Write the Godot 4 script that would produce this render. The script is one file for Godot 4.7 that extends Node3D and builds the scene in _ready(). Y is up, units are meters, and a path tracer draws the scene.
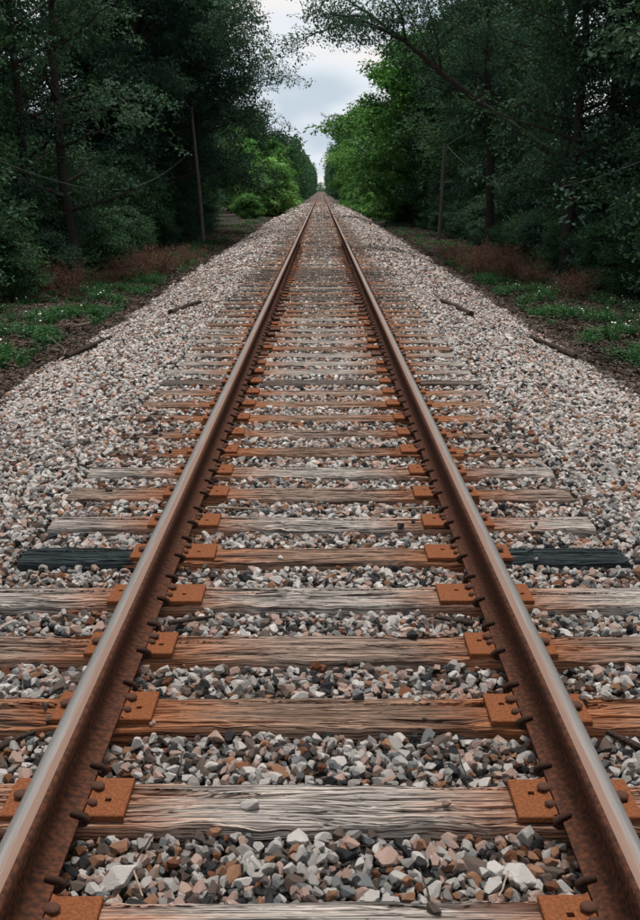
extends Node3D
# A straight railway track running into a wood under an overcast sky.
# y = 0 is the top of the sleepers; the track runs along -z.

const CAM_H := 1.745
const PITCH := 14.54
const FOCAL := 1045.0            # in pixels of the 640 x 920 photograph
const GAUGE := 0.7525            # half the distance between the rail centres
const HALF_TIE := 1.47
const TIE_W := 0.215
const FOOT_Y := 0.024            # underside of the rail
const RAIL_H := 0.176

var rng := RandomNumberGenerator.new()
var noise_a := FastNoiseLite.new()
var noise_b := FastNoiseLite.new()
var taken := {}
var ties: Array = []             # centre distance of each sleeper

# ------------------------------------------------------------------ helpers

class Geo:
	var v := PackedVector3Array()
	var n := PackedVector3Array()
	var uv := PackedVector2Array()
	var idx := PackedInt32Array()
	func point(p: Vector3, nn: Vector3, t := Vector2.ZERO) -> int:
		v.append(p); n.append(nn); uv.append(t)
		return v.size() - 1
	func tri(a: int, b: int, c: int) -> void:
		idx.append(a); idx.append(b); idx.append(c)
	func quad(a: Vector3, b: Vector3, c: Vector3, d: Vector3, ta := Vector2.ZERO, tb := Vector2.ZERO, tc := Vector2.ZERO, td := Vector2.ZERO) -> void:
		# corners run clockwise as seen from the front
		var nn := (c - a).cross(b - a).normalized()
		var i := point(a, nn, ta); point(b, nn, tb); point(c, nn, tc); point(d, nn, td)
		tri(i, i + 1, i + 2); tri(i, i + 2, i + 3)
	func face(a: Vector3, b: Vector3, c: Vector3) -> void:
		var nn := (c - a).cross(b - a).normalized()
		var i := point(a, nn); point(b, nn); point(c, nn)
		tri(i, i + 1, i + 2)
	func box(lo: Vector3, hi: Vector3) -> void:
		var p := func(x, y, z): return Vector3(hi.x if x else lo.x, hi.y if y else lo.y, hi.z if z else lo.z)
		quad(p.call(0,1,0), p.call(1,1,0), p.call(1,1,1), p.call(0,1,1))
		quad(p.call(0,0,1), p.call(1,0,1), p.call(1,0,0), p.call(0,0,0))
		quad(p.call(0,1,1), p.call(1,1,1), p.call(1,0,1), p.call(0,0,1))
		quad(p.call(1,1,0), p.call(0,1,0), p.call(0,0,0), p.call(1,0,0))
		quad(p.call(1,1,1), p.call(1,1,0), p.call(1,0,0), p.call(1,0,1))
		quad(p.call(0,1,0), p.call(0,1,1), p.call(0,0,1), p.call(0,0,0))
	func tube(pts: Array, radii: Array, sides := 6, cap := true, rough := 0.0, rr: RandomNumberGenerator = null) -> void:
		var first := v.size()
		var count := pts.size()
		var side := Vector3.RIGHT
		var run := 0.0
		for i in count:
			var dir: Vector3 = (pts[mini(i + 1, count - 1)] - pts[maxi(i - 1, 0)]).normalized()
			if i > 0:
				run += (pts[i] - pts[i - 1]).length()
			if i == 0:
				side = dir.cross(Vector3.UP if absf(dir.y) < 0.9 else Vector3.RIGHT).normalized()
			side = (side - dir * side.dot(dir)).normalized()
			var other := dir.cross(side)
			for s in sides + 1:
				var a := TAU * s / sides
				var o := side * cos(a) + other * sin(a)
				var r: float = radii[i]
				if rough > 0.0 and s < sides:
					r *= 1.0 + rr.randf_range(-rough, rough)
				var p: Vector3 = pts[i] + o * r
				if s == sides:
					p = v[first + i * (sides + 1)]
				point(p, o, Vector2(float(s) / sides, run))
		for i in count - 1:
			for s in sides:
				var a := first + i * (sides + 1) + s
				var b := a + sides + 1
				tri(a, a + 1, b + 1); tri(a, b + 1, b)
		if cap:
			for e in [0, count - 1]:
				var dir: Vector3 = (pts[e] - pts[1 if e == 0 else count - 2]).normalized()
				var c := point(pts[e], dir)
				var ring := first + int(e) * (sides + 1)
				for s in sides:
					var i := point(v[ring + s], dir); point(v[ring + s + 1], dir)
					tri(c, i, i + 1)
	func mesh(m: Material = null) -> ArrayMesh:
		for t in range(0, idx.size(), 3):            # front faces run clockwise, as the normals say
			var p := v[idx[t]]
			if (v[idx[t + 2]] - p).cross(v[idx[t + 1]] - p).dot(n[idx[t]] + n[idx[t + 1]] + n[idx[t + 2]]) < 0.0:
				var k := idx[t + 1]
				idx[t + 1] = idx[t + 2]
				idx[t + 2] = k
		var a := []
		a.resize(Mesh.ARRAY_MAX)
		a[Mesh.ARRAY_VERTEX] = v
		a[Mesh.ARRAY_NORMAL] = n
		a[Mesh.ARRAY_TEX_UV] = uv
		a[Mesh.ARRAY_INDEX] = idx
		var am := ArrayMesh.new()
		am.add_surface_from_arrays(Mesh.PRIMITIVE_TRIANGLES, a)
		if m:
			am.surface_set_material(0, m)
		return am

func numbered(called: String) -> String:
	var k: int = taken.get(called, -1) + 1
	taken[called] = k
	return called if k == 0 else "%s_%03d" % [called, k]

func tag(o: Node3D, label: String, category: String, group := "", kind := "") -> Node3D:
	o.set_meta("label", label)
	o.set_meta("category", category)
	if group: o.set_meta("group", group)
	if kind: o.set_meta("kind", kind)
	return o

func base(called: String, at: Vector3, label: String, category: String, group := "") -> Node3D:
	var o := Node3D.new()
	o.name = numbered(called)
	add_child(o)
	o.position = at
	return tag(o, label, category, group)

func part(called: String, m: Mesh, mat: Material, parent: Node, at := Vector3.ZERO) -> MeshInstance3D:
	var o := MeshInstance3D.new()
	o.name = called if parent != self else numbered(called)
	o.mesh = m
	if mat: o.material_override = mat
	parent.add_child(o, true)
	o.position = at
	return o

func scatter(called: String, m: Mesh, mat: Material, places: Array, colors: Array, parent: Node) -> MultiMeshInstance3D:
	var mm := MultiMesh.new()
	mm.transform_format = MultiMesh.TRANSFORM_3D
	mm.use_colors = true
	mm.mesh = m
	mm.instance_count = places.size()
	for i in places.size():
		mm.set_instance_transform(i, places[i])
		mm.set_instance_color(i, colors[i])
	var o := MultiMeshInstance3D.new()
	o.name = called if parent != self else numbered(called)
	o.multimesh = mm
	o.material_override = mat
	parent.add_child(o, true)
	return o

func lin(r: float, g: float, b: float) -> Color:
	return Color(r, g, b).linear_to_srgb()

# A pixel of the photograph as a point on the level y.
func on_level(px: float, py: float, y: float) -> Vector3:
	var t := deg_to_rad(PITCH)
	var u := (px - 320.0) / FOCAL
	var w := (460.0 - py) / FOCAL
	var dir := Vector3(u, w * cos(t) - sin(t), -(cos(t) + w * sin(t)))
	return Vector3(0, CAM_H, 0) + dir * ((y - CAM_H) / dir.y)

# A pixel of the photograph at a known distance along the track.
func at_distance(px: float, py: float, d: float) -> Vector3:
	var t := deg_to_rad(PITCH)
	var u := (px - 320.0) / FOCAL
	var w := (460.0 - py) / FOCAL
	var dir := Vector3(u, w * cos(t) - sin(t), -(cos(t) + w * sin(t)))
	return Vector3(0, CAM_H, 0) + dir * (d / -dir.z)

func noise_texture(freq: float, low: Color, high: Color, mid := 0.5, octaves := 4, kind := FastNoiseLite.TYPE_SIMPLEX_SMOOTH, sd := 1, size := 512) -> NoiseTexture2D:
	var f := FastNoiseLite.new()
	f.noise_type = kind
	f.seed = sd
	f.frequency = freq
	f.fractal_octaves = octaves
	var g := Gradient.new()
	g.offsets = PackedFloat32Array([0.0, mid - 0.2, mid + 0.2, 1.0])
	g.colors = PackedColorArray([low, low.lerp(high, 0.2), low.lerp(high, 0.8), high])
	var t := NoiseTexture2D.new()
	t.width = size
	t.height = size
	t.seamless = true
	t.noise = f
	t.color_ramp = g
	return t

func height_texture(freq: float, octaves := 4, sd := 3, kind := FastNoiseLite.TYPE_SIMPLEX_SMOOTH) -> NoiseTexture2D:
	return noise_texture(freq, Color.BLACK, Color.WHITE, 0.5, octaves, kind, sd, 512)

func stuff_material(called: String, tex: Texture2D, scale: float, rough: float, relief: Texture2D = null, depth := 0.3, world := true) -> StandardMaterial3D:
	var m := StandardMaterial3D.new()
	m.resource_name = called
	m.albedo_texture = tex
	m.uv1_triplanar = true
	m.uv1_world_triplanar = world
	m.uv1_scale = Vector3.ONE * scale
	m.roughness = rough
	m.metallic_specular = 0.3
	if relief:
		m.heightmap_enabled = true
		m.heightmap_texture = relief
		m.heightmap_scale = depth
	return m

# ------------------------------------------------------------------ the shape of the land

func edge_of_ballast(d: float) -> float:
	return 3.5 + 0.16 * noise_a.get_noise_2d(d * 6.0, 11.0) + 0.1 * noise_b.get_noise_2d(d * 30.0, 4.0)

func ballast_y(x: float, d: float) -> float:
	var a := absf(x)
	var y := lerpf(-0.042, -0.028, smoothstep(5.0, 10.0, d)) + 0.018 * noise_a.get_noise_2d(x * 60.0, d * 60.0)
	if a > 0.62 and a < 0.9:
		y -= 0.012
	if a > 1.5:
		y += 0.02 - 0.05 * smoothstep(1.5, 2.3, a)
		y -= 0.46 * smoothstep(2.0, 3.9, a)
		y += 0.05 * noise_a.get_noise_2d(x * 25.0 + 300.0, d * 12.0)
	return y

func ground_y(x: float, d: float) -> float:
	var a := absf(x)
	var y := -0.62 + 0.14 * smoothstep(3.4, 4.6, a)
	y += 0.07 * noise_a.get_noise_2d(x * 18.0, d * 18.0) * smoothstep(3.2, 5.0, a)
	y += 0.5 * smoothstep(9.0, 30.0, a)
	return y

func _ready() -> void:
	rng.seed = 20240
	noise_a.seed = 7
	noise_a.frequency = 0.05
	noise_b.seed = 19
	noise_b.frequency = 0.05
	make_light()
	make_ties_list()
	make_ground()
	make_ballast()
	make_track()
	make_verge()
	make_poles()
	make_woods()

# ------------------------------------------------------------------ camera, sky, sun

func make_light() -> void:
	var cam := Camera3D.new()
	cam.name = "camera"
	cam.position = Vector3(0, CAM_H, 0)
	cam.rotation_degrees = Vector3(-PITCH, 0.05, 0)
	cam.fov = rad_to_deg(2.0 * atan(460.0 / FOCAL))
	cam.near = 0.05
	cam.far = 6000.0
	add_child(cam)
	cam.current = true

	var w := 1024
	var h := 512
	var n1 := FastNoiseLite.new()
	n1.seed = 5
	n1.frequency = 1.6
	n1.fractal_octaves = 5
	var n2 := FastNoiseLite.new()
	n2.seed = 12
	n2.frequency = 0.7
	n2.fractal_octaves = 3
	var data := PackedByteArray()
	data.resize(w * h * 3)
	for j in h:
		var el := PI / 2 - PI * (j + 0.5) / h
		var flat := 1.0 / (absf(sin(el)) + 0.22)
		for i in w:
			var az := TAU * (i + 0.5) / w
			var px := cos(az) * cos(el) * flat
			var pz := sin(az) * cos(el) * flat
			var c := 0.56 + 1.3 * n1.get_noise_3d(px * 1.3, sin(el), pz * 1.3) + 0.4 * n2.get_noise_3d(px, 3.0, pz)
			c = clampf(c, 0.0, 1.0)
			var cool := Color(0.765, 0.82, 0.87)
			var bright := Color(0.905, 0.925, 0.95)
			var warm := Color(0.95, 0.94, 0.93)
			var k := cool.lerp(bright, smoothstep(0.1, 0.65, c)).lerp(warm, smoothstep(0.72, 1.0, c)) * 0.625
			var o := (j * w + i) * 3
			data[o] = int(k.r * 255.0)
			data[o + 1] = int(k.g * 255.0)
			data[o + 2] = int(k.b * 255.0)
	var pan := PanoramaSkyMaterial.new()
	pan.panorama = ImageTexture.create_from_image(Image.create_from_data(w, h, false, Image.FORMAT_RGB8, data))
	var sky := Sky.new()
	sky.sky_material = pan
	var env := Environment.new()
	env.background_mode = Environment.BG_SKY
	env.sky = sky
	env.tonemap_mode = Environment.TONE_MAPPER_LINEAR
	env.tonemap_exposure = 3.0
	env.sdfgi_enabled = true
	env.ssao_enabled = true
	env.ssil_enabled = true
	var we := WorldEnvironment.new()
	we.name = "world_environment"
	we.environment = env
	add_child(we)

	var sun := DirectionalLight3D.new()
	sun.name = "sun"
	sun.rotation_degrees = Vector3(-77, 172, 0)     # high, a little ahead of the camera, behind cloud
	sun.light_energy = 0.5
	sun.light_angular_distance = 24.0
	sun.light_color = Color(1.0, 0.985, 0.96)
	sun.shadow_enabled = true
	add_child(sun)

# ------------------------------------------------------------------ ground and ballast

func make_ties_list() -> void:
	var far_edges := [1.72, 2.285, 2.824, 3.379, 3.91, 4.438, 4.98, 5.498, 6.056, 6.547, 7.09, 7.64]
	for e in far_edges:
		ties.append(e - TIE_W * 0.5)
	var r := RandomNumberGenerator.new()
	r.seed = 3
	var d: float = ties[-1]
	while d < 690.0:
		d += 0.535
		ties.append(d + r.randf_range(-0.03, 0.03))

func strip(x_of: Callable, y_of: Callable, columns: int, dist: Array) -> Geo:
	var g := Geo.new()
	for d in dist:
		for i in columns + 1:
			var x: float = x_of.call(float(i) / columns, d)
			g.point(Vector3(x, y_of.call(x, d), -d), Vector3.UP, Vector2(x, d))
	var w := columns + 1
	for j in dist.size() - 1:
		for i in columns:
			var a: int = j * w + i
			g.tri(a, a + w, a + w + 1)
			g.tri(a, a + w + 1, a + 1)
	# normals
	for j in dist.size():
		for i in w:
			var k: int = j * w + i
			var dx := g.v[mini(i + 1, columns) + j * w] - g.v[maxi(i - 1, 0) + j * w]
			var dz := g.v[i + mini(j + 1, dist.size() - 1) * w] - g.v[i + maxi(j - 1, 0) * w]
			var nn := dx.cross(dz).normalized()
			g.n[k] = nn if nn.y > 0 else -nn
	return g

func distances(from: float, first: float, growth: float, to: float) -> Array:
	var a := []
	var d := from
	var s := first
	while d < to:
		a.append(d)
		d += s
		s *= growth
	a.append(to)
	return a

func make_ground() -> void:
	var tex := noise_texture(0.02, lin(0.012, 0.009, 0.007), lin(0.05, 0.036, 0.026), 0.5, 5, FastNoiseLite.TYPE_SIMPLEX_SMOOTH, 4)
	var m := stuff_material("leaf litter and soil", tex, 0.6, 0.95, height_texture(0.03, 5, 8), 4.0)
	var g := strip(func(t, _d): return signf(t - 0.5) * (pow(absf(t - 0.5) * 2.0, 3.0) * 900.0 + absf(t - 0.5) * 60.0), ground_y, 120, distances(-30.0, 0.5, 1.025, 2500.0))
	var o := part("ground", g.mesh(), m, self)
	tag(o, "dark bare soil and leaf litter under the trees", "ground", "", "structure")

func rock(r: RandomNumberGenerator, level: int) -> ArrayMesh:
	var t := (1.0 + sqrt(5.0)) / 2.0
	var pts := [Vector3(-1,t,0),Vector3(1,t,0),Vector3(-1,-t,0),Vector3(1,-t,0),Vector3(0,-1,t),Vector3(0,1,t),Vector3(0,-1,-t),Vector3(0,1,-t),Vector3(t,0,-1),Vector3(t,0,1),Vector3(-t,0,-1),Vector3(-t,0,1)]
	var f := [[0,11,5],[0,5,1],[0,1,7],[0,7,10],[0,10,11],[1,5,9],[5,11,4],[11,10,2],[10,7,6],[7,1,8],[3,9,4],[3,4,2],[3,2,6],[3,6,8],[3,8,9],[4,9,5],[2,4,11],[6,2,10],[8,6,7],[9,8,1]]
	for i in pts.size(): pts[i] = pts[i].normalized()
	for l in level:
		var known := {}
		var nf := []
		for q in f:
			var mid := []
			for e in 3:
				var a: int = q[e]
				var b: int = q[(e + 1) % 3]
				var key := mini(a, b) * 100000 + maxi(a, b)
				if not known.has(key):
					known[key] = pts.size()
					pts.append(((pts[a] + pts[b]) * 0.5).normalized())
				mid.append(known[key])
			nf.append_array([[q[0], mid[0], mid[2]], [q[1], mid[1], mid[0]], [q[2], mid[2], mid[1]], mid])
		f = nf
	var planes := []
	for k in 10:
		# spread the cut faces round the stone, then jitter them
		var up := 1.0 - 2.0 * (k + 0.5) / 10.0
		var az := k * 2.39996
		var dir := Vector3(cos(az) * sqrt(1.0 - up * up), up, sin(az) * sqrt(1.0 - up * up))
		dir = (dir + Vector3(r.randfn(), r.randfn(), r.randfn()) * 0.42).normalized()
		planes.append([dir, r.randf_range(0.56, 0.86)])
	var squash := Vector3(r.randf_range(1.05, 1.5), r.randf_range(0.75, 1.0), r.randf_range(0.9, 1.15))
	var out := []
	for p in pts:
		var rad := 1.35
		for q in planes:
			var c: float = p.dot(q[0])
			if c > 0.05:
				rad = minf(rad, q[1] / c)
		rad *= 1.0 + r.randf_range(-0.018, 0.018)
		out.append(p * rad * squash)
	var g := Geo.new()
	for q in f:
		g.face(out[q[0]], out[q[2]], out[q[1]])
	return g.mesh()

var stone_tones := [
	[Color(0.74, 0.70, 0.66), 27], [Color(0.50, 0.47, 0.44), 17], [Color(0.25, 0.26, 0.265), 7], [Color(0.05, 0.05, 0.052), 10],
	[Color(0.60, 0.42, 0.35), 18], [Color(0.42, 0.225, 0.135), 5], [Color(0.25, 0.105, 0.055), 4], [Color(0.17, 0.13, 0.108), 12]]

func stone_tone(r: RandomNumberGenerator, x: float, d: float) -> int:
	var near_rail := clampf(1.0 - absf(absf(x) - 0.74) / 0.34, 0.0, 1.0)
	var k := r.randf() * 100.0
	if r.randf() < near_rail * 0.45:
		return [5, 6, 7, 4, 7][r.randi() % 5]
	# dark stones increase with distance, more between rails: tree shade put into the colour
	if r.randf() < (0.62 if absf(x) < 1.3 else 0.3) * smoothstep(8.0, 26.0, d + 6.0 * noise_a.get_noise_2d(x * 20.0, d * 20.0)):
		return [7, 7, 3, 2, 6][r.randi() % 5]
	if absf(x) > 1.4 and r.randf() < 0.28:
		return r.randi() % 2
	for i in stone_tones.size():
		k -= stone_tones[i][1]
		if k < 0: return i
	return 1

func make_ballast() -> void:
	var speck := noise_texture(0.09, Color(0.66, 0.63, 0.61), Color(1, 1, 1), 0.38, 4, FastNoiseLite.TYPE_SIMPLEX, 21, 256)
	var relief := height_texture(0.06, 4, 22)
	var dust := noise_texture(0.05, lin(0.03, 0.025, 0.021), lin(0.20, 0.17, 0.15), 0.5, 5, FastNoiseLite.TYPE_CELLULAR, 23)  # dust and chips, darkened to put shade into the gaps between stones
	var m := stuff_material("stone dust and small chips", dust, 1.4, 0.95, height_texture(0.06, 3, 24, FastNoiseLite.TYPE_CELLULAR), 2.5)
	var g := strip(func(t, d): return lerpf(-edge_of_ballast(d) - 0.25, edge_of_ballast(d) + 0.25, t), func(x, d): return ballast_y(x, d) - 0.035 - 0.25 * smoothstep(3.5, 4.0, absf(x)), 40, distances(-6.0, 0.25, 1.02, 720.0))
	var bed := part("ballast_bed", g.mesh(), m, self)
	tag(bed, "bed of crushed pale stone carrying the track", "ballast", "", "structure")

	var r := RandomNumberGenerator.new()
	r.seed = 99
	var fine := []
	var plain := []
	for k in 8:
		fine.append(rock(r, 3))
	for k in 4:
		plain.append(rock(r, 2))
	var stone := StandardMaterial3D.new()
	stone.resource_name = "crushed stone"
	stone.vertex_color_use_as_albedo = true
	stone.albedo_texture = speck
	stone.uv1_triplanar = true
	stone.uv1_scale = Vector3.ONE * 0.7
	stone.roughness = 0.9
	stone.metallic_specular = 0.3
	stone.heightmap_enabled = true
	stone.heightmap_texture = relief
	stone.heightmap_scale = 0.3
	var tones := []
	for q in stone_tones:
		var c := stone.duplicate() as StandardMaterial3D
		c.vertex_color_use_as_albedo = false
		c.albedo_color = q[0].linear_to_srgb()
		tones.append(c)

	var near := []                                   # [size on the photograph, transform, tone, variant]
	var places := []
	var colors := []
	for k in 12:
		places.append([])
		colors.append([])
	for zone in [[1.3, 9.0, 0.029, 2], [9.0, 24.0, 0.038, 1], [24.0, 60.0, 0.068, 1], [60.0, 130.0, 0.13, 1]]:
		var cell: float = zone[2]
		for layer in zone[3]:
			var d: float = zone[0]
			while d < zone[1]:
				d += cell
				var reach := minf(edge_of_ballast(d) + 0.75, 0.31 * (d + 0.5) + 1.1)
				var x := -reach
				while x < reach:
					x += cell
					var px := x + r.randf_range(-0.5, 0.5) * cell
					var pd := d + r.randf_range(-0.5, 0.5) * cell
					var a := absf(px)
					var over := a - edge_of_ballast(pd)
					if over > 0.0 and r.randf() < 0.72 + over * 1.2:
						continue
					var s := cell * 0.5 * (r.randf_range(0.62, 1.0) + 0.75 * pow(r.randf(), 5.0))
					if layer == 1:
						if r.randf() < 0.45: continue
						s *= 1.15
					# keep clear of the sleepers
					if a < HALF_TIE + 0.04:
						var k := int((pd - 7.0) / 0.535) + 9 if pd > 7.64 else 0
						var hit := false
						for t in range(maxi(0, k - 2), mini(ties.size(), (k + 5) if pd > 7.64 else 14)):
							var gap: float = absf(pd - ties[t])
							if gap < TIE_W * 0.5 + s * 0.45 and (a < 1.22 or t < 10 or r.randf() < 0.55):
								if not (gap < TIE_W * 0.5 and r.randf() < 0.003 + (0.12 if t > 9 and a > 0.95 else 0.0) + (0.05 if t > 13 else 0.0)):
									hit = true
								break
						if hit: continue
					var y: float = ballast_y(px, pd) + r.randf_range(-0.012, 0.008) + layer * cell * 0.38
					if over > 0.0:
						y = maxf(ground_y(px, pd) + 0.01, y - 0.06 * over)
					if a > 0.655 and a < 0.85:
						y = minf(y, -0.012 - s * 0.75)
					if layer == 0: y -= 0.004
					for t in range(0, mini(14, ties.size())) if pd < 8.0 else []:
						if absf(pd - ties[t]) < TIE_W * 0.5 and a < HALF_TIE:
							y = s * 0.6
					var b := Basis.from_euler(Vector3(r.randf_range(-0.5, 0.5), r.randf() * TAU, r.randf_range(-0.5, 0.5)))
					var tf := Transform3D(b.scaled(Vector3.ONE * s), Vector3(px, y, -pd))
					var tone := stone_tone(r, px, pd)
					if zone[0] < 2.0 and pd > 2.15 and pd < 4.2 and a < 0.31 * (pd + 0.45):
						near.append([s / pd * (1.0 + 0.4 * layer), tf, tone, r.randi() % 8])
					else:
						var k := r.randi() % 8 if pd < 9.0 else 8 + r.randi() % 4
						places[k].append(tf)
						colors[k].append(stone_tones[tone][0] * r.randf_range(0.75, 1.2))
	near.sort_custom(func(p, q): return p[0] > q[0])
	for i in near.size():
		var q: Array = near[i]
		if i < 298:
			var o := part("stone", fine[q[3]], tones[q[2]], bed)
			o.transform = q[1]
		else:
			places[q[3]].append(q[1])
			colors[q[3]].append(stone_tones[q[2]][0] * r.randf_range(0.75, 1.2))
	# two large pale stones beside the nearest tie plates
	for sx in [-1.0, 1.0]:
		var at := on_level(320.0 - sx * 201.0, 877.0, -0.02)
		var o := part("stone", fine[2], tones[0], bed)
		o.transform = Transform3D(Basis.from_euler(Vector3(0.35, 0.6 * sx, 0.2 * sx)).scaled(Vector3(0.034, 0.04, 0.038)), at)
	for k in 12:
		var o := scatter("gravel", (fine[k] if k < 8 else plain[k - 8]), stone, places[k], colors[k], bed)
		o.set_meta("kind", "stuff")

# ------------------------------------------------------------------ the track

func wood_texture(sd: int, light: Color, dark: Color, stain: float, tar: bool) -> Array:
	var w := 1024
	var h := 256
	var n := FastNoiseLite.new()
	n.seed = sd
	n.frequency = 1.0
	n.fractal_octaves = 3
	var data := PackedByteArray()
	var rel := PackedByteArray()
	data.resize(w * h * 3)
	rel.resize(w * h)
	var rust_a := Color(0.30, 0.105, 0.038)
	var rust_b := Color(0.17, 0.062, 0.03)
	var black := Color(0.018, 0.023, 0.025)
	for j in h:
		for i in w:
			var x := (float(i) / w - 0.5) * 2.0 * HALF_TIE
			var z := float(j) / h
			var bend := 0.018 * n.get_noise_2d(x * 0.8, z * 2.0 + 9.0)
			var streak := n.get_noise_2d(x * 1.1, (z + bend) * 24.0)
			var broad := n.get_noise_2d(x * 0.9 + 40.0, (z + bend) * 5.0)
			var fibre := n.get_noise_2d(x * 2.4, (z + bend) * 80.0 + 70.0)
			var grain := 1.0 - absf(n.get_noise_2d(x * 0.7 + 80.0, (z + bend) * 15.0 + 50.0))
			var check := 1.0 - absf(n.get_noise_2d(x * 1.3 + 180.0, (z + bend) * 34.0 + 20.0))
			var k := clampf(0.78 + 0.9 * streak + 0.7 * broad + 0.75 * fibre - 0.9 * smoothstep(0.955, 0.995, grain) - 0.7 * smoothstep(0.96, 0.995, check), 0.0, 1.0)
			var c := dark.lerp(light, k)
			var near := absf(absf(x) - GAUGE)
			var s := stain * (1.0 - smoothstep(0.12, 0.55 + 0.35 * streak + 0.2 * broad, near)) + 0.12 * stain * clampf(broad * 3.0, 0.0, 1.0)
			c = c.lerp(rust_b.lerp(rust_a, k), clampf(s * (0.75 + 0.5 * fibre), 0.0, 0.92))
			if tar and absf(x) > 0.9 + 0.1 * streak:
				c = black.lerp(Color(0.06, 0.085, 0.085), clampf(fibre * 2.0 + streak - 0.2, 0.0, 1.0))
			c = c.linear_to_srgb()
			var o := (j * w + i) * 3
			data[o] = int(c.r * 255.0)
			data[o + 1] = int(c.g * 255.0)
			data[o + 2] = int(c.b * 255.0)
			var crack := absf(n.get_noise_2d(x * 1.1 + 15.0, (z + bend) * 17.0 + 33.0))
			rel[j * w + i] = int(255.0 * clampf(0.25 + 0.3 * streak + 0.22 * fibre + minf(crack * 4.5, 0.42), 0.0, 1.0))
	return [ImageTexture.create_from_image(Image.create_from_data(w, h, false, Image.FORMAT_RGB8, data)), ImageTexture.create_from_image(Image.create_from_data(w, h, false, Image.FORMAT_L8, rel))]

func timber(sd: int, nx: int, nz: int) -> ArrayMesh:
	# a squared log: a cracked top, worn edges, two long faces and two ends; origin at the middle of the underside
	var r := RandomNumberGenerator.new()
	r.seed = sd
	var n := FastNoiseLite.new()
	n.seed = sd
	n.frequency = 1.0
	n.fractal_octaves = 3
	var cracks := []
	for k in 38:
		var c := r.randf_range(-HALF_TIE, HALF_TIE)
		var l := r.randf_range(0.2, 0.75)
		cracks.append([c - l, c + l, r.randf_range(-0.46, 0.46) * TIE_W, r.randf_range(0.007, 0.026), r.randf_range(0.003, 0.0055)])
	var g := Geo.new()
	var height := 0.17
	var la := HALF_TIE + r.randf_range(-0.02, 0.02)
	var lb := HALF_TIE + r.randf_range(-0.02, 0.02)
	# the section runs from the foot of the near side over the top to the foot of the far side
	var section := []
	section.append([Vector2(TIE_W * 0.5, 0.0), 0.99])
	section.append([Vector2(TIE_W * 0.5, height * 0.6), 0.86])
	section.append([Vector2(TIE_W * 0.5, height - 0.012), 0.76])
	for i in nz + 1:
		var t := float(i) / nz
		section.append([Vector2((0.5 - t) * (TIE_W - 0.012), height), 0.72 * (1.0 - t) + 0.02])
	section.append([Vector2(-TIE_W * 0.5, height - 0.012), 0.015])
	section.append([Vector2(-TIE_W * 0.5, 0.0), 0.2])
	var w := section.size()
	for i in nx + 1:
		var x := lerpf(-la, lb, float(i) / nx)
		for q in section:
			var p: Vector2 = q[0]
			var y := p.y
			var z := p.x
			if p.y > height - 0.02:
				y += 0.004 * n.get_noise_2d(x * 1.2, z * 9.0) + 0.0035 * n.get_noise_2d(x * 1.5, z * 90.0)
				var wob := 0.012 * n.get_noise_2d(x * 1.7, 5.0)
				for c in cracks:
					if x > c[0] and x < c[1]:
						var f: float = absf(z - c[2] - wob) / c[4]
						if f < 2.2:
							y -= c[3] * (1.0 - f / 2.2) * minf(1.0, minf(x - c[0], c[1] - x) * 6.0)
				var edge := TIE_W * 0.5 - absf(z)
				if edge < 0.016:
					y -= maxf(0.0, 0.012 * n.get_noise_2d(x * 5.0, 20.0 * signf(z)) + 0.002)
			else:
				z += 0.004 * n.get_noise_2d(x * 3.0, y * 30.0)
			if p.y > 0.08 and absf(p.x) > TIE_W * 0.46:
				z -= signf(z) * maxf(0.0, 0.014 * n.get_noise_2d(x * 2.3 + 9.0, 3.0 * signf(z)))
			g.point(Vector3(x, y, z), Vector3.UP, Vector2((x + HALF_TIE) / (2.0 * HALF_TIE), q[1]))
	for i in nx:
		for s in w - 1:
			var a := i * w + s
			g.tri(a, a + 1, a + w + 1); g.tri(a, a + w + 1, a + w)
	for i in nx + 1:
		for s in w:
			var k := i * w + s
			var dx := g.v[mini(i + 1, nx) * w + s] - g.v[maxi(i - 1, 0) * w + s]
			var dz := g.v[i * w + mini(s + 1, w - 1)] - g.v[i * w + maxi(s - 1, 0)]
			var nn := dz.cross(dx).normalized()
			var out := Vector3(0, g.v[k].y - height * 0.4, g.v[k].z * 0.9)
			g.n[k] = nn if nn.dot(out) > 0 else -nn
	for e in [0, nx]:
		var c := g.point(Vector3(-la if e == 0 else lb, height * 0.5, 0), Vector3(-1 if e == 0 else 1, 0, 0), Vector2(0.01 if e == 0 else 0.99, 0.5))
		for s in w - 1:
			var p: Vector3 = g.v[e * w + s]
			var q: Vector3 = g.v[e * w + s + 1]
			var nn := Vector3(-1 if e == 0 else 1, 0, 0)
			var u := 0.005 if e == 0 else 0.995
			var i := g.point(p, nn, Vector2(u, 0.5 + p.z * 2.0)); g.point(q, nn, Vector2(u, 0.5 + q.z * 2.0))
			g.tri(c, i, i + 1)
	return g.mesh()

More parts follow.
